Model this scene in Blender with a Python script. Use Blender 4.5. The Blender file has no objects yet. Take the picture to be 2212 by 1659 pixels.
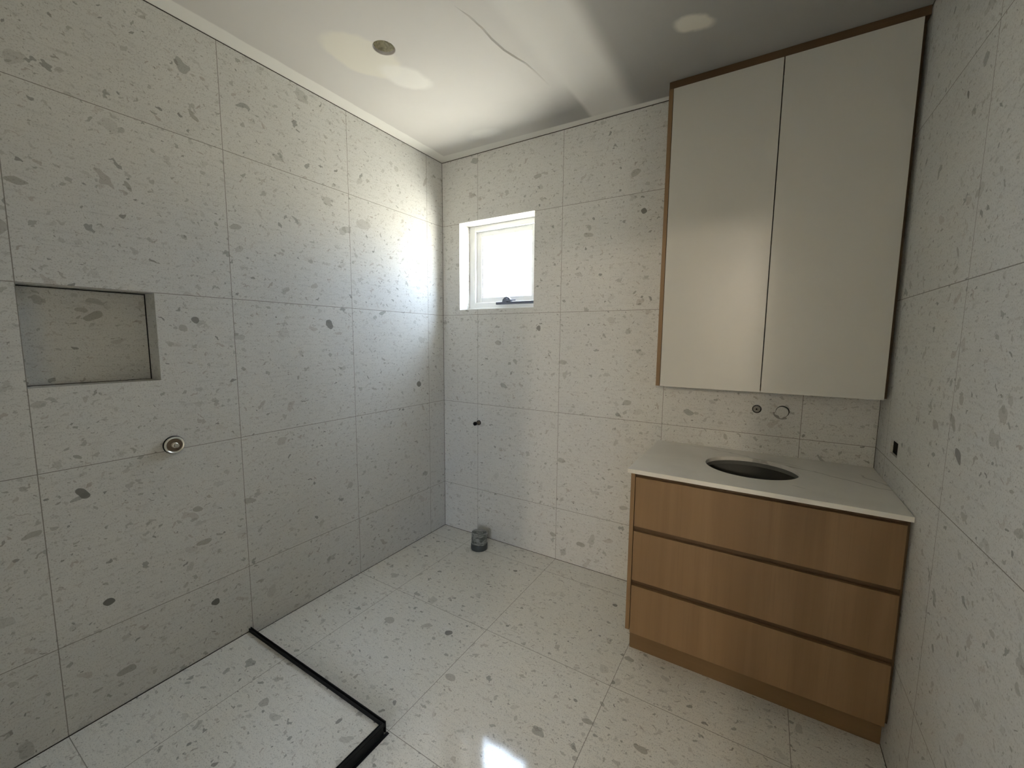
import bpy, bmesh, math, random
from mathutils import Matrix, Vector

# ------------------------------------------------------------------ camera, world, light, exposure
SC = bpy.context.scene
COL = SC.collection
W, H = 2.368, 2.5495            # room width (x) and tile / ceiling height (z); back wall is y = 0, left wall x = 0
FRONT = -2.95                   # wall behind the camera
HALL_END = -7.4  # far end of the unseen hall, added to supply light

cd = bpy.data.cameras.new('camera')
cam = bpy.data.objects.new('camera', cd)
COL.objects.link(cam)
SC.camera = cam
cd.sensor_fit = 'HORIZONTAL'
cd.sensor_width = 36.0
cd.lens = 893.473 / 2212.0 * 36.0
cd.clip_start = 0.02
r0 = Vector((0.85289853, 0.52200634, 0.00857139))      # image right
r1 = Vector((0.06402615, -0.08828924, -0.99403504))    # image down
r2 = Vector((-0.51813583, 0.84835982, -0.10872382))    # view direction
cam.matrix_world = Matrix((
    (r0.x, -r1.x, -r2.x, 1.9462),
    (r0.y, -r1.y, -r2.y, -2.2543),
    (r0.z, -r1.z, -r2.z, 1.3755),
    (0, 0, 0, 1)))

SC.view_settings.view_transform = 'Standard'
SC.view_settings.look = 'None'
SC.view_settings.gamma = 1.0
SC.view_settings.use_curve_mapping = False
SC.view_settings.exposure = 0.26

SKY = (0.74, 0.87, 1.10)
GROUND = (1.0, 0.94, 0.83)
SKY_S, GROUND_S = 27.5, 37.0
ADDED_LAMP_W = 150.0
ADDED_LAMP_C = (1.0, 0.86, 0.70)

world = bpy.data.worlds.new('overcast_sky')
SC.world = world
world.use_nodes = True
wt = world.node_tree
wt.nodes.clear()
wo = wt.nodes.new('ShaderNodeOutputWorld')
tc = wt.nodes.new('ShaderNodeTexCoord')
sp = wt.nodes.new('ShaderNodeSeparateXYZ')
mr = wt.nodes.new('ShaderNodeMapRange')
mr.inputs['From Min'].default_value = -0.06
mr.inputs['From Max'].default_value = 0.06
b1 = wt.nodes.new('ShaderNodeBackground')
b1.inputs['Color'].default_value = (*GROUND, 1)
b1.inputs['Strength'].default_value = GROUND_S
b2 = wt.nodes.new('ShaderNodeBackground')
b2.inputs['Color'].default_value = (*SKY, 1)
b2.inputs['Strength'].default_value = SKY_S
mx = wt.nodes.new('ShaderNodeMixShader')
wt.links.new(tc.outputs['Generated'], sp.inputs[0])
wt.links.new(sp.outputs['Z'], mr.inputs['Value'])
wt.links.new(mr.outputs[0], mx.inputs[0])
wt.links.new(b1.outputs[0], mx.inputs[1])
wt.links.new(b2.outputs[0], mx.inputs[2])
wt.links.new(mx.outputs[0], wo.inputs['Surface'])

# portal: helps the sampler find the window, gives off nothing itself
pl = bpy.data.lights.new('window_portal', 'AREA')
pl.shape = 'RECTANGLE'
pl.size, pl.size_y = 0.62, 0.62
pl.cycles.is_portal = True
po = bpy.data.objects.new('window_portal', pl)
po.location = (0.433, 0.215, 1.852)
po.rotation_euler = (math.radians(-90), 0, 0)
COL.objects.link(po)

# portal of a window opening added in the unseen hall for fill light
p2 = bpy.data.lights.new('hall_fill_portal', 'AREA')
p2.shape = 'RECTANGLE'
p2.size, p2.size_y = 1.3, 1.3
p2.cycles.is_portal = True
q2 = bpy.data.objects.new('hall_fill_portal', p2)
q2.location = (W + 0.21, -5.1, 1.5)
q2.rotation_euler = (0, math.radians(90), 0)
COL.objects.link(q2)

SC.cycles.max_bounces = 8
SC.cycles.diffuse_bounces = 5
SC.cycles.use_adaptive_sampling = True
SC.cycles.adaptive_threshold = 0.25
SC.cycles.adaptive_min_samples = 16
SC.cycles.use_denoising = True
SC.cycles.sample_clamp_indirect = 8.0

# ------------------------------------------------------------------ node helper
class NT:
    def __init__(s, name):
        s.m = bpy.data.materials.new(name)
        s.m.use_nodes = True
        s.t = s.m.node_tree
        s.t.nodes.clear()
        s.out = s.t.nodes.new('ShaderNodeOutputMaterial')
    def put(s, sock, v):
        if v is None:
            return
        if isinstance(v, bpy.types.NodeSocket):
            s.t.links.new(v, sock)
        elif isinstance(v, (tuple, list)):
            n = len(sock.default_value)
            v = tuple(v)
            if n == 4 and len(v) == 3:
                v = v + (1,)
            sock.default_value = v
        else:
            sock.default_value = v
    def math(s, op, a, b=None, c=None, clamp=False):
        n = s.t.nodes.new('ShaderNodeMath'); n.operation = op; n.use_clamp = clamp
        s.put(n.inputs[0], a)
        if b is not None: s.put(n.inputs[1], b)
        if c is not None: s.put(n.inputs[2], c)
        return n.outputs[0]
    def vec(s, op, a, b=None, scale=None):
        n = s.t.nodes.new('ShaderNodeVectorMath'); n.operation = op
        s.put(n.inputs[0], a)
        if b is not None: s.put(n.inputs[1], b)
        if scale is not None: s.put(n.inputs['Scale'], scale)
        return n.outputs['Value'] if op in ('LENGTH', 'DOT_PRODUCT', 'DISTANCE') else n.outputs['Vector']
    def comb(s, x, y, z=0.0):
        n = s.t.nodes.new('ShaderNodeCombineXYZ')
        s.put(n.inputs[0], x); s.put(n.inputs[1], y); s.put(n.inputs[2], z)
        return n.outputs[0]
    def sep(s, v):
        n = s.t.nodes.new('ShaderNodeSeparateXYZ'); s.put(n.inputs[0], v)
        return n.outputs[0], n.outputs[1], n.outputs[2]
    def obj(s):
        n = s.t.nodes.new('ShaderNodeTexCoord')
        return n.outputs['Object']
    def noise(s, v, scale, detail=2.0, rough=0.5, dist=0.0):
        n = s.t.nodes.new('ShaderNodeTexNoise')
        s.put(n.inputs['Vector'], v); n.inputs['Scale'].default_value = scale
        n.inputs['Detail'].default_value = detail; n.inputs['Roughness'].default_value = rough
        n.inputs['Distortion'].default_value = dist
        return n.outputs['Fac'], n.outputs['Color']
    def smooth(s, v, a, b, t0=0.0, t1=1.0):
        n = s.t.nodes.new('ShaderNodeMapRange'); n.interpolation_type = 'SMOOTHSTEP'
        s.put(n.inputs['Value'], v); s.put(n.inputs['From Min'], a); s.put(n.inputs['From Max'], b)
        n.inputs['To Min'].default_value = t0; n.inputs['To Max'].default_value = t1
        return n.outputs[0]
    def lin(s, v, a, b, t0=0.0, t1=1.0):
        n = s.t.nodes.new('ShaderNodeMapRange')
        s.put(n.inputs['Value'], v); s.put(n.inputs['From Min'], a); s.put(n.inputs['From Max'], b)
        n.inputs['To Min'].default_value = t0; n.inputs['To Max'].default_value = t1
        return n.outputs[0]
    def mix(s, f, a, b):
        n = s.t.nodes.new('ShaderNodeMix'); n.data_type = 'RGBA'
        s.put(n.inputs[0], f); s.put(n.inputs[6], a); s.put(n.inputs[7], b)
        return n.outputs[2]
    def bsdf(s, color, rough=0.5, metal=0.0, spec=0.5, bump=None, bump_s=0.1, bump_d=0.001):
        n = s.t.nodes.new('ShaderNodeBsdfPrincipled')
        s.put(n.inputs['Base Color'], color); s.put(n.inputs['Roughness'], rough)
        s.put(n.inputs['Metallic'], metal); s.put(n.inputs['Specular IOR Level'], spec)
        if bump is not None:
            b = s.t.nodes.new('ShaderNodeBump')
            b.inputs['Strength'].default_value = bump_s; b.inputs['Distance'].default_value = bump_d
            s.put(b.inputs['Height'], bump)
            s.t.links.new(b.outputs[0], n.inputs['Normal'])
        s.t.links.new(n.outputs[0], s.out.inputs['Surface'])
        return s.m

# ------------------------------------------------------------------ terrazzo look porcelain tile
def terrazzo(name, au, av, u0, v0, pu, pv, grout=True, rough=0.3, seed=0.0, spec=0.05, base=(0.63, 0.625, 0.59), spots=()):
    n = NT(name)
    xyz = n.sep(n.obj())
    u, v = xyz[au], xyz[av]
    su = n.math('DIVIDE', n.math('SUBTRACT', u, u0), pu)
    sv = n.math('DIVIDE', n.math('SUBTRACT', v, v0), pv)
    iu, iv = n.math('FLOOR', su), n.math('FLOOR', sv)
    wn = n.t.nodes.new('ShaderNodeTexWhiteNoise'); wn.noise_dimensions = '3D'
    n.put(wn.inputs['Vector'], n.comb(iu, iv, seed))
    off = n.vec('SCALE', wn.outputs['Color'], scale=40.0)
    p0 = n.vec('ADD', n.comb(u, v, 0.0), off)
    # flat 2d coordinate
    px, py, _ = n.sep(p0)
    p = n.comb(px, py, 0.0)
    big, _ = n.noise(p, 2.2, 1.0, 0.55)
    stre, _ = n.noise(n.vec('MULTIPLY', p, (18.0, 90.0, 1.0)), 1.0, 1.0, 0.6)
    gran, _ = n.noise(p, 260.0, 0.0, 0.6)
    col = n.mix(big, tuple(c * 0.95 for c in base), tuple(c * 1.05 for c in base))
    col = n.mix(n.smooth(stre, 0.50, 0.78, 0.0, 0.40), col, tuple(c * 0.74 for c in base))
    col = n.mix(n.smooth(gran, 0.54, 0.80, 0.0, 0.42), col, (0.33, 0.32, 0.28))
    # layers: cell, smallest and largest half length, share of cells, strength, least / most slenderness
    layers = [
        (0.0085, 0.0008, 0.0026, 0.62, 0.62, 1.3, 4.0),
        (0.0185, 0.0020, 0.0060, 0.58, 0.66, 1.4, 4.0),
        (0.037, 0.0045, 0.0125, 0.64, 0.68, 1.5, 4.2),
        (0.078, 0.009, 0.020, 0.50, 0.58, 1.4, 3.6),
        (0.170, 0.018, 0.032, 0.36, 0.50, 1.4, 2.7),
    ]
    for k, (cell, r_lo, r_hi, share, strength, a_lo, a_hi) in enumerate(layers):
        q = n.vec('ADD', p, (3.1 * k + 1.7, 7.3 * k + seed, 0.0))
        vo = n.t.nodes.new('ShaderNodeTexVoronoi'); vo.voronoi_dimensions = '2D'; vo.feature = 'F1'
        n.put(vo.inputs['Vector'], q); vo.inputs['Scale'].default_value = 1.0 / cell
        vo.inputs['Randomness'].default_value = 0.85
        cr, cg, cb = n.sep(vo.outputs['Color'])
        loc = n.vec('SUBTRACT', q, vo.outputs['Position'])
        if k in (0, 2, 4):
            _, nc = n.noise(p, 0.75 / (r_hi * 0.7), 0.0, 0.5)
        loc = n.vec('ADD', loc, n.vec('SCALE', n.vec('SUBTRACT', nc, (0.5, 0.5, 0.5)), scale=r_hi * 1.05))
        lx, ly, _z = n.sep(loc)
        ang = n.math('MULTIPLY', n.math('SUBTRACT', cr, 0.5), 2.3)
        if k == 0:
            ang = n.math('MULTIPLY', cr, 6.3)
        ca, sa = n.math('COSINE', ang), n.math('SINE', ang)
        rx = n.math('ADD', n.math('MULTIPLY', lx, ca), n.math('MULTIPLY', ly, sa))
        ry = n.math('SUBTRACT', n.math('MULTIPLY', ly, ca), n.math('MULTIPLY', lx, sa))
        h1 = n.math('FRACT', n.math('MULTIPLY', cg, 17.31))
        asp = n.lin(h1, 0.0, 1.0, a_lo, a_hi)
        d = n.vec('LENGTH', n.comb(rx, n.math('MULTIPLY', ry, asp), 0.0))
        h2 = n.math('FRACT', n.math('MULTIPLY', cb, 9.77))
        rad = n.lin(n.math('POWER', h2, 1.6), 0.0, 1.0, r_lo, r_hi)
        e = 0.0007 if k else 0.0004
        inside = n.math('SUBTRACT', 1.0, n.smooth(n.math('SUBTRACT', d, rad), -e, e))
        keep = n.math('LESS_THAN', cg, share)
        h3 = n.math('FRACT', n.math('MULTIPLY', n.math('ADD', cr, cb), 5.19))
        tone = n.lin(n.math('POWER', h3, 1.5), 0.0, 1.0, 0.35, 1.0)
        fac = n.math('MULTIPLY', n.math('MULTIPLY', inside, keep), n.math('MULTIPLY', tone, strength))
        # chips run from pale grey green over warm grey to slate
        cc = n.mix(n.smooth(h1, 0.35, 0.75), (0.27, 0.265, 0.23), (0.34, 0.285, 0.245))
        cc = n.mix(n.smooth(h3, 0.86, 0.98), cc, (0.15, 0.15, 0.13))
        col = n.mix(fac, col, cc)
    if spots:
        P = n.comb(u, v, 0.0)
        _, nc = n.noise(P, 38.0, 0.0, 0.5)
        P = n.vec('ADD', P, n.vec('SCALE', n.vec('SUBTRACT', nc, (0.5, 0.5, 0.5)), scale=0.012))
        X, Y, _z = n.sep(P)
        for (cx, cy, a, t, asp, tone) in spots:
            ca, sa = math.cos(t) / a, math.sin(t) / a
            # rotated, scaled ellipse as two multiply-add chains
            ex = n.math('MULTIPLY_ADD', X, ca, n.math('MULTIPLY_ADD', Y, sa, -(cx * ca + cy * sa)))
            ey = n.math('MULTIPLY_ADD', Y, ca * asp, n.math('MULTIPLY_ADD', X, -sa * asp, (cx * sa - cy * ca) * asp))
            d = n.vec('LENGTH', n.comb(ex, ey, 0.0))
            m = n.smooth(d, 0.96, 1.06, tone, 0.0)
            col = n.mix(m, col, (0.17, 0.165, 0.145) if tone > 0.65 else (0.27, 0.25, 0.21))
    rg = rough
    if grout:
        fu = n.math('PINGPONG', su, 0.5); fv = n.math('PINGPONG', sv, 0.5)
        du, dv = n.math('MULTIPLY', fu, pu), n.math('MULTIPLY', fv, pv)
        dm = n.math('MINIMUM', du, dv)
        g = n.math('SUBTRACT', 1.0, n.smooth(dm, 0.0008, 0.0016))
        col = n.mix(n.math('MULTIPLY', g, 0.85), col, (0.20, 0.185, 0.155))
        rg = n.lin(g, 0.0, 1.0, rough, 0.8)
    wav, _ = n.noise(p, 16.0, 1.0, 0.5)
    return n.bsdf(col, rg, 0.0, spec, bump=wav, bump_s=0.25, bump_d=0.0010)

# the larger pebbles one can pick out: centre, half length, tilt, slenderness, darkness
SPOTS_LEFT = [
    (-1.821, 0.428, 0.0155, -0.22, 1.1, 1),
    (-1.494, 0.241, 0.0141, -0.11, 1.1, 1),
    (-1.493, 1.437, 0.0125, -0.67, 1, 0.8),
    (-1.792, 0.14, 0.0288, -0.02, 2.2, 0.6),
    (-1.979, 0.743, 0.0234, 0.14, 2.4, 0.55),
    (-1.925, 1.833, 0.0243, -0.1, 2.6, 0.6),
    (-1.857, 0.842, 0.0211, -0.99, 1.7, 0.9),
    (-1.518, 0.521, 0.0277, 0.01, 2.2, 0.6),
    (-1.333, 0.639, 0.0276, -0.33, 2, 0.5),
    (-1.203, -0.026, 0.0262, -0.27, 2.5, 0.5),
    (-1.665, 1.896, 0.0191, -1.06, 3, 0.6),
    (-1.45, 2.224, 0.0227, -0.76, 3, 0.6),
    (-1.533, 0.669, 0.0169, -0.34, 1.4, 0.6),
    (-1.534, 1.405, 0.0139, -0.3, 1.2, 0.5),
    (-0.971, 1.628, 0.0192, 0.17, 1.6, 0.4),
    (-0.772, 1.945, 0.0278, 0.18, 1.7, 0.4),
    (-1.321, 1.835, 0.0241, 0.18, 2.2, 0.5),
    (-0.896, 1.443, 0.0252, -0.99, 1.4, 0.8),
    (-0.251, 1.074, 0.0201, -0.56, 1.2, 0.9),
    (-0.661, 1.996, 0.0469, 0.1, 1.8, 0.3),
    (-1.764, 1.442, 0.0277, 0.47, 2.2, 0.6),
    (-1.794, 1.462, 0.0148, -0.1, 2, 0.5),
]
SPOTS_BACK = [
    (1.062, 1.954, 0.0261, -0.12, 2, 0.5),
    (1.361, 2.041, 0.0144, -0.15, 1.05, 0.9),
    (1.312, 2.239, 0.0254, 0.22, 1.6, 0.5),
    (0.734, 2.328, 0.0231, 0.04, 1.7, 0.5),
    (0.461, 1.349, 0.0255, -0.17, 1.7, 0.5),
    (0.921, 1.241, 0.0255, 0.04, 1.9, 0.5),
    (1.313, 1.031, 0.0244, -0.02, 2, 0.5),
    (0.877, 0.157, 0.0221, -0.3, 1.6, 0.6),
    (1.065, 0.142, 0.0273, -0.16, 2.2, 0.6),
    (1.316, 0.429, 0.0238, 0.11, 1.8, 0.5),
    (0.925, 0.641, 0.025, -0.13, 1.8, 0.5),
    (0.756, 1.441, 0.0147, -0.2, 1, 0.8),
    (1.804, 0.905, 0.0137, -1.05, 1.6, 0.5),
]
SPOTS_FLOOR = [
    (0.761, -0.863, 0.0177, 0.47, 1.1, 0.8),
    (0.741, -1.437, 0.0118, 1.4, 1.4, 0.7),
    (0.437, -1.536, 0.0186, 0.51, 1.05, 0.5),
    (1.482, -0.947, 0.0217, 0.22, 1.9, 0.6),
    (1.671, -0.95, 0.0263, -0.09, 2.3, 0.6),
    (0.933, -1.058, 0.0243, 0, 1.7, 0.5),
    (1.494, -1.095, 0.0099, 0.56, 1.1, 0.5),
    (0.757, -0.249, 0.0124, 0.56, 1.2, 0.8),
    (1.526, -0.574, 0.0206, 0.1, 1.8, 0.6),
    (0.459, -0.95, 0.0269, -0.03, 1.4, 0.5),
    (0.819, -1.465, 0.0248, 0.69, 2, 0.35),
    (1.362, -0.247, 0.0142, 0.15, 1.3, 0.8),
    (1.503, -0.851, 0.0107, -0.3, 1.8, 0.6),
]
SPOTS_RIGHT = [
    (-0.596, 2.04, 0.0158, -1.87, 3, 0.9),
    (-0.829, 1.096, 0.0261, -2.44, 2, 0.8),
    (-0.771, 1.172, 0.0257, -2.36, 2.5, 0.6),
    (-0.805, 1.233, 0.0138, -2.28, 1, 0.5),
    (-1.02, 1.231, 0.0205, -2.81, 1.5, 0.4),
    (-0.662, 1.618, 0.0164, -2.25, 3, 0.6),
    (-1.093, 1.091, 0.007, 3.08, 2, 0.6),
    (-1.004, 0.807, 0.0066, -2.64, 1.5, 0.5),
]
XJ, PX = 0.2978, 0.6018
YJ, PY = -0.1541, 0.5994
ZJ, PZ = 0.3337, 0.600
M_TX = terrazzo('terrazzo_tile_left', 1, 2, YJ, ZJ, PY, PZ, seed=1.0, rough=0.42, spots=SPOTS_LEFT)
M_TR = terrazzo('terrazzo_tile_right', 1, 2, YJ, ZJ, PY, PZ, seed=3.0, rough=0.42, spots=SPOTS_RIGHT)
M_TY = terrazzo('terrazzo_tile_back', 0, 2, XJ, ZJ, PX, PZ, seed=5.0, rough=0.42, spots=SPOTS_BACK)
M_TZ = terrazzo('terrazzo_tile_floor', 0, 1, XJ, YJ, PX, PY, seed=9.0, rough=0.07, spec=0.5, base=(0.77, 0.755, 0.695), spots=SPOTS_FLOOR)
TILES = [M_TX, M_TY, M_TZ]

# ------------------------------------------------------------------ other materials
def plain(name, c, rough=0.5, metal=0.0, spec=0.5, var=0.04, scale=30.0, bump=0.0):
    n = NT(name)
    f, _ = n.noise(n.obj(), scale, 3.0, 0.6)
    col = n.mix(f, tuple(x * (1 - var) for x in c), tuple(min(1, x * (1 + var)) for x in c))
    return n.bsdf(col, rough, metal, spec, bump=f if bump else None, bump_s=bump, bump_d=0.002)

def oak(name, axis, c0=(0.200, 0.120, 0.054), c1=(0.242, 0.150, 0.071), seed=0.0):
    """pale oak veneer, the grain runs along the given axis (0 x, 2 z)"""
    n = NT(name)
    p = n.vec('ADD', n.obj(), (seed, seed * 0.7, seed * 1.3))
    s1 = (9.0, 9.0, 0.6) if axis == 2 else (0.6, 9.0, 9.0)
    s2 = (160.0, 160.0, 3.0) if axis == 2 else (3.0, 160.0, 160.0)
    a, _ = n.noise(n.vec('MULTIPLY', p, s1), 1.0, 4.0, 0.55, 0.6)
    b, _ = n.noise(n.vec('MULTIPLY', p, s2), 1.0, 2.0, 0.6)
    col = n.mix(n.smooth(a, 0.3, 0.7), c0, c1)
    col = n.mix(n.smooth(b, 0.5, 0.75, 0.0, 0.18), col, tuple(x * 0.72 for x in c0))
    return n.bsdf(col, 0.48, 0.0, 0.35)

M_OAK = oak('oak_veneer_upright', 2)
M_OAK2 = oak('oak_veneer_middle', 2, seed=0.0, c0=(0.196, 0.118, 0.053), c1=(0.238, 0.147, 0.070))
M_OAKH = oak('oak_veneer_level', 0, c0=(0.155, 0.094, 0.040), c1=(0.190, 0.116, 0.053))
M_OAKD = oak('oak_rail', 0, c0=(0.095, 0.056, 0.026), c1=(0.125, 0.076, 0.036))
M_DOOR = plain('white_laminate', (0.565, 0.555, 0.505), 0.30, 0.0, 0.4, 0.012, 3.0)
M_WHITE = plain('white_powder_coat', (0.80, 0.81, 0.80), 0.35, 0.0, 0.5, 0.01, 5.0)
M_BLACK = plain('black_metal', (0.005, 0.005, 0.0055), 0.5, 0.0, 0.15, 0.3, 60.0)
M_SMEAR = plain('dusty_black_metal', (0.014, 0.015, 0.014), 0.55, 0.0, 0.2, 0.8, 34.0)
M_WIND = plain('grey_winder', (0.06, 0.065, 0.085), 0.35, 0.0, 0.5, 0.05, 20.0)
M_CHROME = plain('nickel', (0.80, 0.78, 0.72), 0.30, 0.85, 0.5, 0.02, 10.0)
M_BRASS = plain('dull_brass', (0.20, 0.155, 0.11), 0.45, 0.6, 0.5, 0.2, 60.0)
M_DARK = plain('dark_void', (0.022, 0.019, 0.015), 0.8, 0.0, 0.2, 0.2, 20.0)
M_JOINT_SHADE = plain('brown_joint_shade', (0.045, 0.035, 0.025), 0.7, 0.0, 0.3, 0.2, 60.0)
M_GREYIN = plain('grey_melamine', (0.17, 0.17, 0.15), 0.6, 0.0, 0.3, 0.03, 10.0)
M_PLUG = plain('grey_plastic', (0.26, 0.25, 0.225), 0.6, 0.0, 0.3, 0.15, 90.0)
M_HALL = plain('added_hall_paint', (0.76, 0.72, 0.64), 0.8, 0.0, 0.2, 0.02, 3.0)
M_DL = plain('board_cut_edge', (0.40, 0.37, 0.33), 0.9, 0.0, 0.1, 0.12, 200.0)

def glass():
    n = NT('window_glass')
    t = n.t.nodes.new('ShaderNodeBsdfTransparent'); t.inputs[0].default_value = (0.95, 0.97, 0.97, 1)
    g = n.t.nodes.new('ShaderNodeBsdfGlossy'); g.inputs['Roughness'].default_value = 0.02
    m = n.t.nodes.new('ShaderNodeMixShader'); m.inputs[0].default_value = 0.06
    n.t.links.new(t.outputs[0], m.inputs[1]); n.t.links.new(g.outputs[0], m.inputs[2])
    n.t.links.new(m.outputs[0], n.out.inputs['Surface'])
    return n.m
M_GLASS = glass()

def foil():
    n = NT('crumpled_foil')
    f, _ = n.noise(n.obj(), 22.0, 3.0, 0.6, 1.0)
    return n.bsdf((0.88, 0.85, 0.70), 0.35, 0.55, 0.5, bump=f, bump_s=1.0, bump_d=0.03)
M_FOIL = foil()

def pvc():
    n = NT('taped_grey_pvc')
    o = n.obj()
    f, _ = n.noise(n.vec('MULTIPLY', o, (1, 1, 2.5)), 17.0, 3.0, 0.6, 1.5)
    c = n.mix(n.smooth(f, 0.42, 0.60), (0.070, 0.078, 0.072), (0.24, 0.25, 0.235))
    return n.bsdf(c, 0.33, 0.0, 0.6, bump=f, bump_s=0.5, bump_d=0.004)
M_PVC = pvc()
M_PVCD = plain('dark_pvc', (0.045, 0.052, 0.050), 0.4, 0.0, 0.5, 0.15, 40.0)

def stone():
    n = NT('white_veined_stone')
    o = n.obj()
    x, y, z = n.sep(o)
    w1, _ = n.noise(o, 7.0, 3.0, 0.6)
    wob = n.math('MULTIPLY', n.math('SUBTRACT', w1, 0.5), 0.10)
    cl, _ = n.noise(o, 4.0, 4.0, 0.6, 0.8)
    col = n.mix(n.smooth(cl, 0.40, 0.72), (0.74, 0.72, 0.665), (0.68, 0.66, 0.605))
    def vein(x0, y0, x1, y1, wd, st, col):
        L = math.hypot(x1 - x0, y1 - y0); ux, uy = (x1 - x0) / L, (y1 - y0) / L
        dx, dy = n.math('SUBTRACT', x, x0), n.math('SUBTRACT', y, y0)
        t = n.math('ADD', n.math('MULTIPLY', dx, ux), n.math('MULTIPLY', dy, uy))
        d = n.math('ADD', n.math('SUBTRACT', n.math('MULTIPLY', dy, ux), n.math('MULTIPLY', dx, uy)), wob)
        m = n.math('SUBTRACT', 1.0, n.smooth(n.math('ABSOLUTE', d), wd * 0.2, wd))
        m = n.math('MULTIPLY', m, n.smooth(t, 0.0, 0.05))
        m = n.math('MULTIPLY', m, n.math('SUBTRACT', 1.0, n.smooth(t, L - 0.04, L + 0.02)))
        return n.mix(n.math('MULTIPLY', m, st), col, (0.30, 0.29, 0.25))
    col = vein(2.02, -0.165, 2.42, -0.345, 0.006, 0.75, col)
    col = vein(2.29, -0.135, 2.42, -0.330, 0.007, 0.6, col)
    col = vein(1.72, -0.04, 2.12, -0.17, 0.006, 0.45, col)
    col = vein(2.04, -0.435, 2.10, -0.47, 0.006, 0.6, col)
    col = vein(1.55, -0.08, 1.80, -0.02, 0.005, 0.35, col)
    return n.bsdf(col, 0.28, 0.0, 0.5)
M_STONE = stone()

def board():
    """raw moisture-resistant plasterboard with whiter bands and dabs of jointing compound"""
    n = NT('plasterboard_with_compound')
    o = n.obj()
    x, y, z = n.sep(o)
    w1, wc = n.noise(o, 9.0, 3.0, 0.6)
    wx, wy, _ = n.sep(n.vec('SUBTRACT', wc, (0.5, 0.5, 0.5)))
    sc = 0.05
    X = n.math('ADD', x, n.math('MULTIPLY', wx, sc)); Y = n.math('ADD', y, n.math('MULTIPLY', wy, sc))
    lo, _ = n.noise(o, 2.5, 3.0, 0.6)
    BOARD = n.mix(lo, (0.59, 0.57, 0.535), (0.64, 0.62, 0.58))
    BARE_AND_SHADE = n.mix(lo, (0.33, 0.32, 0.295), (0.37, 0.36, 0.335))
    COMP = (0.78, 0.765, 0.715)
    CREAM = (0.72, 0.69, 0.595)
    # flush joint band that runs away from the back wall
    wb, _ = n.noise(n.vec('MULTIPLY', o, (1, 0.4, 1)), 5.0, 2.0, 0.5)
    XB = n.math('ADD', x, n.math('MULTIPLY', n.math('SUBTRACT', wb, 0.5), 0.06))
    band = n.math('MULTIPLY', n.smooth(XB, 1.02, 1.09), n.math('SUBTRACT', 1.0, n.smooth(XB, 1.24, 1.34)))
    BOARD = n.mix(n.smooth(XB, 1.26, 1.36), BOARD, BARE_AND_SHADE)      # the sheet beyond the joint has no sealer coat
    col = n.mix(n.math('MULTIPLY', band, 0.35), BOARD, COMP)
    # finishing band along the walls
    eL = n.math('SUBTRACT', 1.0, n.smooth(n.math('ADD', x, n.math('MULTIPLY', wx, 0.015)), 0.079, 0.089))
    eB = n.smooth(n.math('ADD', y, n.math('MULTIPLY', n.math('SUBTRACT', x, 0.7), -0.03)), -0.066, -0.053)
    XW = n.math('SUBTRACT', 1.0, n.smooth(XB, 1.06, 1.085))
    def dab(cx, cy, a, b, ang, soft, st, c, col):
        ca, sa = math.cos(ang), math.sin(ang)
        dx, dy = n.math('SUBTRACT', X, cx), n.math('SUBTRACT', Y, cy)
        rx = n.math('ADD', n.math('MULTIPLY', dx, ca / a), n.math('MULTIPLY', dy, sa / a))
        ry = n.math('SUBTRACT', n.math('MULTIPLY', dy, ca / b), n.math('MULTIPLY', dx, sa / b))
        d = n.vec('LENGTH', n.comb(rx, ry, 0.0))
        m = n.math('SUBTRACT', 1.0, n.smooth(d, 1.0 - soft, 1.0 + soft))
        return n.mix(n.math('MULTIPLY', m, st), col, c)
    soft_shade = n.math('MULTIPLY', XW, n.math('MULTIPLY', n.smooth(x, 0.62, 1.0), n.smooth(Y, -0.42, -0.16)))  # soft shade near the back wall, painted into the board colour
    col = n.mix(n.math('MULTIPLY', soft_shade, 0.9), col, BARE_AND_SHADE)
    col = n.mix(n.math('MAXIMUM', eL, eB), col, COMP)
    col = dab(0.425, -0.985, 0.165, 0.115, math.radians(75), 0.12, 0.85, CREAM, col)
    col = dab(0.475, -0.790, 0.115, 0.070, math.radians(65), 0.22, 0.75, COMP, col)
    col = dab(1.637, -0.475, 0.070, 0.046, math.radians(25), 0.25, 0.8, CREAM, col)
    col = dab(0.487, -0.176, 0.09, 0.045, math.radians(10), 0.5, 0.7, COMP, col)
    gr, _ = n.noise(o, 300.0, 2.0, 0.6)
    return n.bsdf(col, 0.75, 0.0, 0.25, bump=gr, bump_s=0.05, bump_d=0.001)
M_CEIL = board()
M_COMP = plain('jointing_compound', (0.62, 0.60, 0.55), 0.75, 0.0, 0.2, 0.03, 6.0)

# ------------------------------------------------------------------ mesh helpers
def link(name, bm, mats, parent=None, smooth=False, loc=None):
    bmesh.ops.recalc_face_normals(bm, faces=bm.faces[:])
    me = bpy.data.meshes.new(name)
    bm.to_mesh(me); bm.free()
    o = bpy.data.objects.new(name, me)
    COL.objects.link(o)
    for m in (mats if isinstance(mats, list) else [mats]):
        me.materials.append(m)
    if smooth:
        for p in me.polygons:
            p.use_smooth = True
        try:
            me.set_sharp_from_angle(angle=math.radians(35))
        except Exception:
            pass
    if parent is not None:
        o.parent = parent
        if loc is None:
            o.matrix_parent_inverse = Matrix.Translation(-parent.location)
    if loc is not None:
        o.location = loc
    return o

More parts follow.
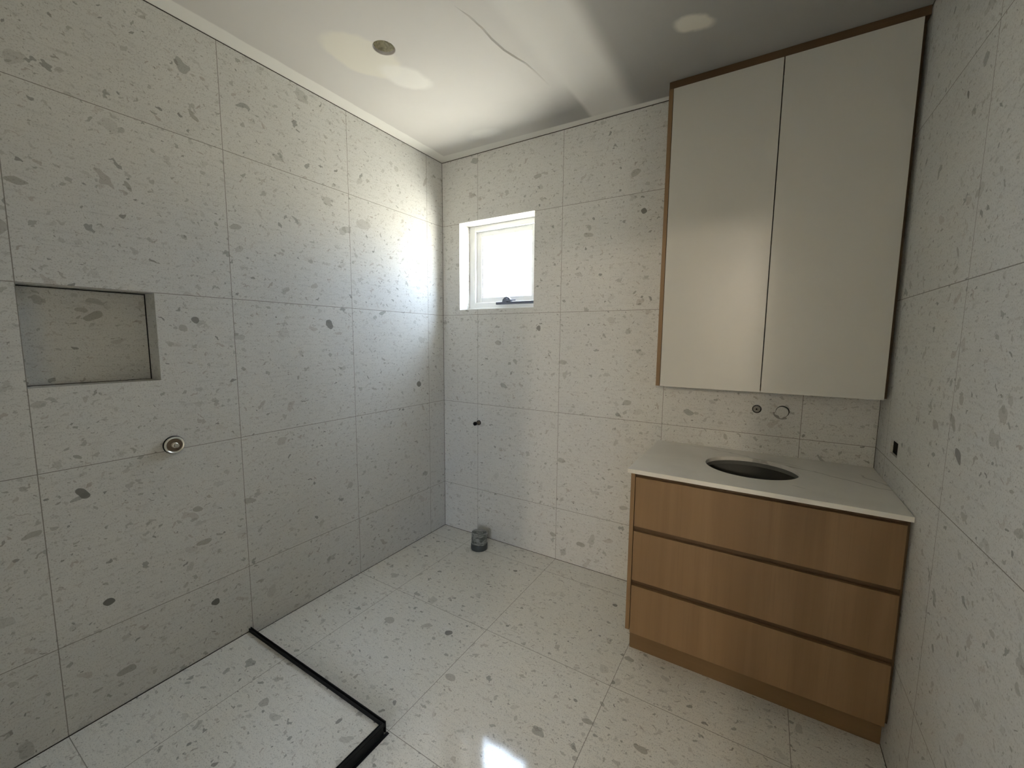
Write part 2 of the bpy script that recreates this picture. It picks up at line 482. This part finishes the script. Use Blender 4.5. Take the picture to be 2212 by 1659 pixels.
def box(bm, x0, x1, y0, y1, z0, z1, bev=0.0, seg=2):
    vs = [bm.verts.new((x, y, z)) for x in (x0, x1) for y in (y0, y1) for z in (z0, z1)]
    fs = []
    for q in ((0, 1, 3, 2), (4, 6, 7, 5), (0, 4, 5, 1), (2, 3, 7, 6), (0, 2, 6, 4), (1, 5, 7, 3)):
        fs.append(bm.faces.new([vs[i] for i in q]))
    if bev:
        bmesh.ops.recalc_face_normals(bm, faces=fs)
        es = list({e for f in fs for e in f.edges})
        bmesh.ops.bevel(bm, geom=es, offset=bev, segments=seg, affect='EDGES', profile=0.5)
    return bm

def B():
    return bmesh.new()

def lathe(bm, prof, seg=48, centre=(0, 0, 0), axis='z', sx=1.0, sy=1.0, closed=False):
    """profile of (radius, height) turned about an axis"""
    c = Vector(centre)
    rings = []
    for r, h in prof:
        ring = []
        for i in range(seg):
            a = 2 * math.pi * i / seg
            p = (r * math.cos(a) * sx, r * math.sin(a) * sy, h)
            if axis == 'x': p = (p[2], p[0], p[1])
            if axis == 'y': p = (p[0], p[2], p[1])
            ring.append(bm.verts.new(c + Vector(p)))
        rings.append(ring)
    n = len(rings)
    for k in range(n if closed else n - 1):
        a, b = rings[k], rings[(k + 1) % n]
        for i in range(seg):
            j = (i + 1) % seg
            bm.faces.new((a[i], a[j], b[j], b[i]))
    if not closed:
        if prof[0][0] > 1e-6: bm.faces.new(rings[0])
        if prof[-1][0] > 1e-6: bm.faces.new(rings[-1])
    return bm

def plate(bm, outer, holes, c0, c1, axis):
    """flat slab with holes; outlines in the two other coordinates, thickness c0..c1 along axis"""
    def P(a, b, c):
        return {'x': (c, a, b), 'y': (a, c, b), 'z': (a, b, c)}[axis]
    side = []
    for c in (c0, c1):
        loops, edges = [], []
        for lp in [outer] + holes:
            vs = [bm.verts.new(P(a, b, c)) for a, b in lp]
            loops.append(vs)
            for i in range(len(vs)):
                edges.append(bm.edges.new((vs[i], vs[(i + 1) % len(vs)])))
        bmesh.ops.triangle_fill(bm, use_beauty=True, use_dissolve=False, edges=edges)
        side.append(loops)
    for A, Bq in zip(side[0], side[1]):
        k = len(A)
        for i in range(k):
            j = (i + 1) % k
            bm.faces.new((A[i], A[j], Bq[j], Bq[i]))
    return bm

def rect(a0, a1, b0, b1):
    return [(a0, b0), (a1, b0), (a1, b1), (a0, b1)]

def circ(ca, cb, ra, rb=None, n=48):
    rb = rb or ra
    return [(ca + ra * math.cos(2 * math.pi * i / n), cb + rb * math.sin(2 * math.pi * i / n)) for i in range(n)]

def structure(o):
    o['kind'] = 'structure'
    return o

def tile_faces(o):
    """tile material by the direction a face looks in"""
    for p in o.data.polygons:
        a = [abs(c) for c in p.normal]
        p.material_index = a.index(max(a))
    return o

def thing(name, loc, label, cat, group=None):
    o = bpy.data.objects.new(name, None)
    o.empty_display_size = 0.1
    o.location = loc
    COL.objects.link(o)
    o['label'] = label; o['category'] = cat
    if group: o['group'] = group
    bpy.context.view_layer.update()
    return o

def tag(o, label, cat, group=None):
    o['label'] = label; o['category'] = cat
    if group: o['group'] = group
    return o

# ------------------------------------------------------------------ room shell
WX0, WX1, WZ0, WZ1 = 0.147, 0.7185, 1.5675, 2.137        # window opening
NY0, NY1, NZ0, NZ1 = -1.9515, -1.6170, 1.2085, 1.5320    # shower niche
DX, DY, DR = 0.5395, -0.9755, 0.0455                      # cut-out for a downlight

# floor
bm = B(); box(bm, -0.2, W + 0.2, HALL_END - 0.1, 0.2, -0.10, 0.0)
structure(tile_faces(link('floor', bm, TILES)))

# ceiling board with the round cut-out
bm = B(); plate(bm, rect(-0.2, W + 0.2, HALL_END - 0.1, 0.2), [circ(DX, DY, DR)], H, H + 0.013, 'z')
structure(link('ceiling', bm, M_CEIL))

# left wall with the niche
bm = B()
plate(bm, rect(FRONT - 0.1, 0.0, 0.0, H), [rect(NY0, NY1, NZ0, NZ1), circ(-1.5955, 0.9535, 0.017, n=24)], -0.2, 0.0, 'x')
box(bm, -0.26, -0.09, NY0 - 0.02, NY1 + 0.02, NZ0 - 0.02, NZ1 + 0.02)
box(bm, -0.26, -0.201, -1.66, -1.54, 0.90, 1.0)
structure(tile_faces(link('wall_left', bm, TILES)))

# back wall with the window opening and two basin pipe holes
bm = B()
plate(bm, rect(-0.2, W + 0.2, 0.0, H),
      [rect(WX0, WX1, WZ0, WZ1), circ(1.9278, 1.0552, 0.0195, n=32), circ(2.0300, 1.0530, 0.0270, n=32)], 0.0, 0.2, 'y')
box(bm, 1.85, 2.1, 0.201, 0.23, 0.98, 1.13)
structure(tile_faces(link('wall_back', bm, TILES)))

# right wall with the power point cut-out
bm = B()
plate(bm, rect(FRONT - 0.1, 0.0, 0.0, H), [rect(-0.3145, -0.2170, 0.9650, 1.0165)], W, W + 0.2, 'x')
structure(tile_faces(link('wall_right', bm, [M_TR, M_TY, M_TZ])))

# wall behind the camera with the doorway to the added hall
bm = B()
plate(bm, [(0.0, 0.0), (1.31, 0.0), (1.31, 2.12), (2.00, 2.12), (2.00, 0.0), (W, 0.0), (W, H), (0.0, H)], [], FRONT - 0.1, FRONT, 'y')
structure(tile_faces(link('wall_front', bm, TILES)))
for nm, a in (('wall_added_hall_left', (-0.2, 0.0, HALL_END, FRONT - 0.1, 0, H)), 
              ('wall_added_hall_end', (-0.2, W + 0.2, HALL_END - 0.1, HALL_END, 0, H))):
    bm = B(); box(bm, *a); structure(link(nm, bm, M_HALL))  # unseen hall walls, added to bounce fill light through the doorway

# dark strips painted as joint shadow: floor line, top line and corners
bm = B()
plate(bm, rect(HALL_END, FRONT - 0.1, 0.0, H), [rect(-5.75, -4.45, 0.85, 2.15)], W, W + 0.2, 'x')  # opening added in the unseen hall wall to let fill light in
structure(link('wall_added_hall_right', bm, M_HALL))
def trim(k, a, m=M_JOINT_SHADE):
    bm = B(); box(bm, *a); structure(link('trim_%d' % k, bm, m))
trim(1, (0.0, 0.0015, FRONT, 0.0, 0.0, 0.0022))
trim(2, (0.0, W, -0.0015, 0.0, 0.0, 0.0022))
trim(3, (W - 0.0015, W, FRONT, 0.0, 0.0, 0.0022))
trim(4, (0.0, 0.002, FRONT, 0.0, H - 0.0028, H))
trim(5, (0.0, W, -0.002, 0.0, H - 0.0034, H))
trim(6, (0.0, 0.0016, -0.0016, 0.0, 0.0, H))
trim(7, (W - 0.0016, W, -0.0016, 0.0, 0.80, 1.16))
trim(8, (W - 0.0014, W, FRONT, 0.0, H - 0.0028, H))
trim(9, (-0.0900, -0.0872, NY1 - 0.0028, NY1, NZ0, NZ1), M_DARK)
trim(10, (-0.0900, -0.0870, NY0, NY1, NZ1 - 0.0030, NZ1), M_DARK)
trim(11, (-0.0900, -0.0880, NY0, NY1, NZ0, NZ0 + 0.0015), M_JOINT_SHADE)

# raised trowel mark in the joint band of the ceiling
bm = B()
pts = [(0.925, -1.00), (0.940, -0.93), (0.948, -0.86), (0.947, -0.80), (0.955, -0.72), (0.975, -0.65), (0.990, -0.60), (1.000, -0.50), (1.004, -0.40)]
prev = None
for i, (x, y) in enumerate(pts):
    t = i / (len(pts) - 1)
    hgt = 0.0062 * math.sin(math.pi * min(1, max(0.0, t * 1.05))) ** 0.7 + 0.0002
    row = [bm.verts.new((x - 0.004, y, H + 0.0006)), bm.verts.new((x - 0.0005, y, H - hgt)), bm.verts.new((x + 0.006, y, H - hgt * 0.35)), bm.verts.new((x + 0.115, y, H + 0.0004))]
    if prev:
        for k in range(3):
            bm.faces.new((prev[k], prev[k + 1], row[k + 1], row[k]))
    prev = row
structure(link('trim_12', bm, M_CEIL))

# ------------------------------------------------------------------ window
win = bpy.data.objects.new('window_1', None)
win.location = (0.433, 0.11, WZ0)
COL.objects.link(win)
structure(win)
bpy.context.view_layer.update()
bm = B()
FY0, FY1 = 0.112, 0.19
fw = 0.048
def ring(bm, x0, x1, z0, z1, wx0, wx1, wz0, wz1, y0, y1, bev=0.003):
    box(bm, x0, x0 + wx0, y0, y1, z0, z1, bev)
    box(bm, x1 - wx1, x1, y0, y1, z0, z1, bev)
    box(bm, x0 + wx0, x1 - wx1, y0, y1, z0, z0 + wz0, bev)
    box(bm, x0 + wx0, x1 - wx1, y0, y1, z1 - wz1, z1, bev)
ring(bm, WX0, WX1, WZ0, WZ1, fw, fw, 0.055, 0.036, FY0, FY1)
link('window_frame', bm, M_WHITE, win)
bm = B()
ring(bm, WX0 + fw, WX1 - fw, WZ0 + 0.055, WZ1 - 0.036, 0.040, 0.040, 0.034, 0.036, 0.132, 0.172, 0.002)
ring(bm, WX0 + fw + 0.040, WX1 - fw - 0.040, WZ0 + 0.089, WZ1 - 0.072, 0.007, 0.007, 0.005, 0.005, 0.140, 0.160, 0.001)
sash = link('sash', bm, M_WHITE, win)
bm = B(); box(bm, WX0 + 0.10, WX1 - 0.10, 0.148, 0.152, WZ0 + 0.09, WZ1 - 0.075)
link('pane', bm, M_GLASS, sash)
sash.children[0].matrix_parent_inverse = Matrix.Translation((-0.0, 0, 0)) 
bm = B(); box(bm, WX0, WX1, 0.096, 0.112, WZ0, WZ0 + 0.016, 0.002)
link('window_sill', bm, M_WHITE, win)
bm = B()
box(bm, 0.382, 0.690, 0.088, 0.108, WZ0 + 0.034, WZ0 + 0.051, 0.003)
prof = [(0.430, 0.050), (0.434, 0.066), (0.446, 0.078), (0.464, 0.083), (0.482, 0.078), (0.494, 0.066), (0.500, 0.050)]
plate(bm, [(a, WZ0 + b) for a, b in prof], [], 0.092, 0.112, 'y')
wd = link('winder', bm, M_WIND, win)
bm = B()
lathe(bm, [(0.0, 0.082), (0.012, 0.082), (0.013, 0.086), (0.013, 0.094)], 24, (0.466, 0, WZ0 + 0.060), 'y')
box(bm, 0.462, 0.540, 0.078, 0.086, WZ0 + 0.055, WZ0 + 0.062, 0.002)
link('winder_handle', bm, M_WIND, wd)

# ------------------------------------------------------------------ vanity
VX0, VX1, VF = 1.5020, W - 0.0015, -0.570
van = thing('vanity_cabinet', (1.93, -0.30, 0.0), 'oak veneer vanity cabinet with three wide drawers standing below the stone benchtop', 'cabinet')
bm = B(); box(bm, VX0, VX0 + 0.0170, VF, -0.003, 0.132, 0.8284, 0.0008)
link('side_panel', bm, M_OAK, van)
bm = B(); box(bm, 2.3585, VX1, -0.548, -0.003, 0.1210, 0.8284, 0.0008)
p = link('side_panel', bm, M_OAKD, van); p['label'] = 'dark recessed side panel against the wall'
bm = B(); box(bm, VX0 + 0.018, 2.3575, -0.020, -0.003, 0.080, 0.8255)
link('back_panel', bm, M_GREYIN, van)
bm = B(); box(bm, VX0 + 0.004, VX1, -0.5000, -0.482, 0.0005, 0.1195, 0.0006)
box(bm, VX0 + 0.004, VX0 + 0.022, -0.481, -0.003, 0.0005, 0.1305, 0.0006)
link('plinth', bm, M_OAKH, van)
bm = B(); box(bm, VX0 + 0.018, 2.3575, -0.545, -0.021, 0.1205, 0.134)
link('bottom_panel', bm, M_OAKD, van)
for (z0, z1, m) in ((0.6000, 0.8115, M_OAK), (0.3620, 0.5785, M_OAK2), (0.1215, 0.3385, M_OAK)):
    bm = B(); box(bm, VX0 + 0.0195, 2.3560, VF, -0.552, z0, z1, 0.0010)
    link('drawer_front', bm, m, van)
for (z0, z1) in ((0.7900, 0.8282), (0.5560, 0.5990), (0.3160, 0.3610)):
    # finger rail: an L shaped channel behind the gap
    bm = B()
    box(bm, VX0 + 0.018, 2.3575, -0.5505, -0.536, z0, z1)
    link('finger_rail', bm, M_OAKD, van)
bm = B(); box(bm, VX0 + 0.018, 2.3575, -0.523, -0.021, 0.590, 0.598)
link('drawer_box', bm, M_GREYIN, van)

# stone benchtop with the oval cut-out
SXC, SYC, SA, SB = 1.9230, -0.2830, 0.1720, 0.1560
bm = B()
out = [(1.4900, -0.5830), (W - 0.002, -0.5830), (W - 0.002, -0.0015), (1.4900, -0.0015)]
plate(bm, out, [circ(SXC, SYC, SA, SB, 72)], 0.8290, 0.8460, 'z')
es = [e for e in bm.edges if e.is_manifold and e.calc_face_angle(0) > 1.2]
bmesh.ops.bevel(bm, geom=es, offset=0.0012, segments=2, affect='EDGES')
top = link('stone_benchtop', bm, M_STONE)
tag(top, 'white stone benchtop with faint grey veins and an oval basin cut-out on the vanity', 'benchtop')
# timber sub-top with a slightly smaller oval, seen through the cut-out
bm = B()
plate(bm, rect(VX0 + 0.018, 2.3575, -0.520, -0.021), [circ(SXC, SYC, SA + 0.006, SB + 0.006, 72)], 0.8100, 0.8284, 'z')
link('sub_top', bm, M_GREYIN, van)

# ------------------------------------------------------------------ wall cabinet
CX0, CF = 1.4925, -0.150
cab = thing('wall_cabinet', (1.93, -0.075, 1.15), 'tall shallow wall cabinet with two plain white doors and oak edges reaching the ceiling', 'cabinet')
bm = B(); box(bm, CX0, CX0 + 0.0180, CF, -0.002, 1.1520, H - 0.033, 0.0006)
link('side_panel', bm, M_OAK, cab)
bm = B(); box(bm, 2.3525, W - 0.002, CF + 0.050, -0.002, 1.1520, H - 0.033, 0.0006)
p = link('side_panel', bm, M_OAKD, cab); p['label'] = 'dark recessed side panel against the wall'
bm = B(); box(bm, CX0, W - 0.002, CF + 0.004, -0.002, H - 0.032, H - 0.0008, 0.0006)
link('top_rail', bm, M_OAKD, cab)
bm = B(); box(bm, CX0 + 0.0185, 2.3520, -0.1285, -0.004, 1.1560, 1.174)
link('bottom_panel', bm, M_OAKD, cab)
bm = B(); box(bm, CX0 + 0.0185, 2.3520, -0.012, -0.004, 1.175, H - 0.034)
link('back_panel', bm, M_GREYIN, cab)
for (x0, x1) in ((CX0 + 0.0200, 1.9350), (1.9385, 2.3490)):
    bm = B(); box(bm, x0, x1, CF, CF + 0.019, 1.1508, H - 0.034, 0.0008)
    link('door', bm, M_DOOR, cab)

# ------------------------------------------------------------------ shower upstand
up = thing('shower_screen_channel', (0.45, -1.36, 0.0), 'low black metal channel edging the shower floor in an L shape', 'channel')
SH = 0.0250                      # the shower floor sits a little above the main floor
def channel(name, a0, a1, along, m):
    """double-lipped upstand, 11 mm wide and 43 mm high"""
    bm = B()
    h = 0.0435
    o1, o0 = (-1.3615, -1.3725) if along == 'x' else (0.8965, 0.8855)
    def bb(p0, p1, z0, z1, bev=0.0004):
        if along == 'x': box(bm, a0, a1, p0, p1, z0, z1, bev)
        else: box(bm, p0, p1, a0, a1, z0, z1, bev)
    bb(o1 - 0.0038, o1, 0.0005, h)
    bb(o0, o0 + 0.0030, SH + 0.0003, h - 0.002)
    bb(o0 + 0.0031, o1 - 0.0039, SH + 0.0003, h - 0.006, 0)
    if along == 'y':
        bb(o1 + 0.0001, o1 + 0.0014, h - 0.013, h - 0.0105, 0.0003)
    return link(name, bm, m, up)
channel('channel_section', 0.0015, 0.8964, 'x', M_BLACK)
channel('channel_section', FRONT + 0.01, -1.3728, 'y', M_SMEAR)
bm = B(); box(bm, 0.8980, 0.9100, FRONT + 0.01, -1.3600, 0.0004, 0.0030, 0.001)
p = link('seal_bead', bm, M_BLACK, up); p['label'] = 'glossy black silicone bead'

def fall(bm):
    """the shower floor falls away from the upstand towards the drain"""
    for v in bm.verts:
        if v.co.z > 0.006:
            v.co.z -= 0.025 * min(1.0, max(0.0, (-1.3727 - v.co.y) / 0.9)) * 0.8
bm = B()
for i in range(8):
    ya, yb = FRONT + 0.002 + (1.3727 * -1 - FRONT - 0.002) * i / 8, FRONT + 0.002 + (1.3727 * -1 - FRONT - 0.002) * (i + 1) / 8
    box(bm, 0.0016, 0.8853, ya, yb, 0.0004, SH)
fall(bm)
bmesh.ops.remove_doubles(bm, verts=bm.verts[:], dist=1e-5)
structure(tile_faces(link('floor_shower', bm, TILES)))
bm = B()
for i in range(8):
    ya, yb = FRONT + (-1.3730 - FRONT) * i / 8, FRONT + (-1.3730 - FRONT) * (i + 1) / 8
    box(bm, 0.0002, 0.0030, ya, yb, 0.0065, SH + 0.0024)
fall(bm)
structure(link('trim_13', bm, M_JOINT_SHADE))

# ------------------------------------------------------------------ wall fittings
so = thing('shower_outlet', (0.0, -1.5955, 0.9535), 'round nickel flange with a short pipe end on the left wall below the niche', 'pipe fitting')
O = (0, -1.5955, 0.9535)
bm = B(); lathe(bm, [(0.0285, 0.0004), (0.0350, 0.0004), (0.0350, 0.0045), (0.0285, 0.0045)], 48, O, 'x', closed=True)
p = link('rubber_ring', bm, M_BLACK, so); p['label'] = 'thin black rubber ring'
bm = B(); lathe(bm, [(0.0250, 0.0048), (0.0325, 0.0048), (0.0335, 0.0080), (0.0325, 0.0120), (0.0300, 0.0130), (0.0262, 0.0105)], 56, O, 'x', closed=True)
link('flange', bm, M_CHROME, so, smooth=True)
bm = B(); lathe(bm, [(0.0, 0.001), (0.0248, 0.001), (0.0248, 0.0055), (0.0, 0.0045)], 40, O, 'x')
link('socket', bm, M_BRASS, so)
bm = B()
lathe(bm, [(0.0105, 0.0056), (0.0105, 0.017), (0.0088, 0.0185), (0.0072, 0.0185), (0.0072, 0.033), (0.0062, 0.035), (0.0, 0.035)], 32, O, 'x')
link('pipe_end', bm, M_CHROME, so, smooth=True)

ts = thing('cistern_stub', (0.306, 0.0, 0.802), 'small dark capped pipe stub sticking out of the back wall below the window', 'pipe fitting')
bm = B(); lathe(bm, [(0.0, -0.0006), (0.0125, -0.0006), (0.0125, -0.004), (0.0085, -0.006), (0.0085, -0.038), (0.0, -0.038)], 32, (0.3080, 0, 0.8045), 'y')
link('pipe', bm, M_BRASS, ts, smooth=True)
bm = B(); lathe(bm, [(0.0045, -0.0385), (0.0125, -0.0385), (0.0125, -0.0500), (0.0105, -0.0515), (0.0045, -0.0515)], 24, (0.3080, 0, 0.8045), 'y', closed=True)
link('cap_nut', bm, M_BLACK, ts, smooth=True)
bm = B(); lathe(bm, [(0.0135, -0.0005), (0.0165, -0.0005), (0.0165, -0.005), (0.0135, -0.005)], 32, (0.3080, 0, 0.8045), 'y', closed=True)
link('collar', bm, M_BLACK, ts)

wp = thing('waste_pipe', (0.4160, -0.1450, 0.0), 'grey taped waste pipe stub standing on the floor near the back wall', 'pipe')
bm = B()
lathe(bm, [(0.0, 0.0005), (0.0535, 0.0005), (0.0540, 0.004), (0.0540, 0.034), (0.0520, 0.037), (0.0, 0.037)], 48, (0.4160, -0.1450, 0))
link('socket', bm, M_PVCD, wp, smooth=True)
bm = B()
prof = [(0.0, 0.0375), (0.0500, 0.0375), (0.0505, 0.050), (0.0490, 0.062), (0.0515, 0.072), (0.0495, 0.086), (0.0520, 0.096), (0.0505, 0.108), (0.0440, 0.1125), (0.0, 0.1110)]
lathe(bm, prof, 48, (0.4160, -0.1450, 0))
random.seed(4)
for v in bm.verts:
    a = math.atan2(v.co.y + 0.145, v.co.x - 0.416)
    k = 1 + 0.02 * math.sin(3 * a + v.co.z * 60) + 0.012 * math.sin(7 * a - v.co.z * 90)
    v.co.x = 0.416 + (v.co.x - 0.416) * k; v.co.y = -0.145 + (v.co.y + 0.145) * k
    if v.co.z > 0.1: v.co.z += 0.004 * math.sin(2 * a + 0.6)
link('taped_pipe', bm, M_PVC, wp, smooth=True)

# two capped pipes in the holes under the wall cabinet
sp1 = thing('basin_pipe_end', (1.9278, 0.02, 1.0552), 'small dark capped pipe end in the left hole under the wall cabinet', 'pipe fitting')
bm = B(); lathe(bm, [(0.0, 0.010), (0.0045, 0.010), (0.0045, 0.013), (0.0150, 0.013), (0.0160, 0.016), (0.0160, 0.10), (0.0, 0.10)], 32, (1.9270, 0, 1.0530), 'y')
link('plug', bm, M_PLUG, sp1, smooth=True)
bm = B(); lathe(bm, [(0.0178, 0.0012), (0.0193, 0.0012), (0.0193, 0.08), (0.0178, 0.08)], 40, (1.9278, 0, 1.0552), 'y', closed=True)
link('recess_shade', bm, M_DARK, sp1)  # dark liner added so the hole looks shaded inside
bm = B(); lathe(bm, [(0.0, 0.004), (0.0040, 0.004), (0.0040, 0.0098), (0.0, 0.0098)], 6, (1.9265, 0, 1.0530), 'y')
link('plug_screw', bm, M_DARK, sp1)
sp2 = thing('basin_mixer_cap', (2.0300, 0.01, 1.0530), 'wide pale plastic cap filling the right hole under the wall cabinet', 'pipe fitting')
bm = B(); lathe(bm, [(0.0, 0.0012), (0.0238, 0.0012), (0.0248, 0.0025), (0.0242, 0.10), (0.0, 0.10)], 40, (2.0285, 0, 1.0505), 'y')
link('cap', bm, M_TY, sp2, smooth=True)
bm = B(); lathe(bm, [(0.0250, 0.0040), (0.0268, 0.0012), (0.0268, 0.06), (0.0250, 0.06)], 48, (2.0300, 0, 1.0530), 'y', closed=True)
link('recess_shade', bm, M_DARK, sp2)  # added dark liner, stands for the shade around the cap
bm = B()
pr = []
for i in range(13):
    a = math.radians(185 + 10 * i)
    pr.append((2.0285 + 0.037 * math.cos(a), 1.0500 + 0.034 * math.sin(a)))
for i in range(12, -1, -1):
    a = math.radians(185 + 10 * i)
    w = 0.026 + 0.004 * math.sin(i)
    pr.append((2.0285 + w * math.cos(a), 1.0500 + w * math.sin(a)))
plate(bm, pr, [], -0.0006, -0.0001, 'y')
link('sealant_smear', bm, M_PLUG, sp2)

# open back box of the power point
pp = thing('power_point_cutout', (W, -0.266, 0.99), 'small open rectangular wall box recessed in the right wall above the benchtop', 'wall box')
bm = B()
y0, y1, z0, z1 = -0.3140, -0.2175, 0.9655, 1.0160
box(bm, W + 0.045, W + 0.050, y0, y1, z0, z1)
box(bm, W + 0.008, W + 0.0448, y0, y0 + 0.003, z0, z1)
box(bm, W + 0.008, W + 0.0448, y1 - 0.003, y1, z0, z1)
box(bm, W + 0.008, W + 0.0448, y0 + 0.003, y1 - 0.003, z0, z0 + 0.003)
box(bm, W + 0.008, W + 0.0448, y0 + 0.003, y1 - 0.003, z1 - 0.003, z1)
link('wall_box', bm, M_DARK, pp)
bm = B(); box(bm, W + 0.012, W + 0.040, -0.300, -0.284, z0 + 0.0035, z1 - 0.0035, 0.001)
link('terminal_block', bm, M_PLUG, pp)

# foil-lined void over the round cut-out
dl = thing('downlight_cutout', (DX, DY, H), 'round cut-out for a downlight showing silver foil above the ceiling board', 'downlight hole')
bm = B()
prof = [(DR + 0.0002, 0.0135), (0.058, 0.016), (0.062, 0.026), (0.050, 0.040), (0.028, 0.048), (0.0, 0.050)]
lathe(bm, prof, 48, (DX, DY, H))
bmesh.ops.delete(bm, geom=[f for f in bm.faces if len(f.verts) > 4 and f.calc_center_median().z < H + 0.02], context='FACES')
random.seed(2)
for v in bm.verts:
    if v.co.z > H + 0.02:
        v.co += Vector((random.uniform(-1, 1), random.uniform(-1, 1), random.uniform(-1, 1))) * 0.004
link('foil', bm, M_FOIL, dl, smooth=True)
bm = B(); lathe(bm, [(DR - 0.0022, 0.0006), (DR - 0.0004, 0.0006), (DR - 0.0004, 0.0126), (DR - 0.0022, 0.0126)], 48, (DX, DY, H), closed=True)
link('cut_rim', bm, M_DL, dl)

# ------------------------------------------------------------------ lamp added in the unseen hall, throws the warm light patch
lm = thing('added_hall_lamp', (2.10, -6.7, H), 'round warm lamp added in the unseen hall to throw a light patch', 'lamp')
bm = B(); lathe(bm, [(0.0, -0.001), (0.10, -0.001), (0.10, -0.030), (0.0, -0.030)], 40, (2.10, -6.7, H))
link('added_lamp_body', bm, M_WHITE, lm)
ld = bpy.data.lights.new('added_lamp_light', 'POINT')
ld.energy = ADDED_LAMP_W
ld.color = ADDED_LAMP_C
ld.shadow_soft_size = 0.09
lo_ = bpy.data.objects.new('added_lamp_light', ld)
lo_.location = (2.10, -6.7, H - 0.14)
COL.objects.link(lo_)
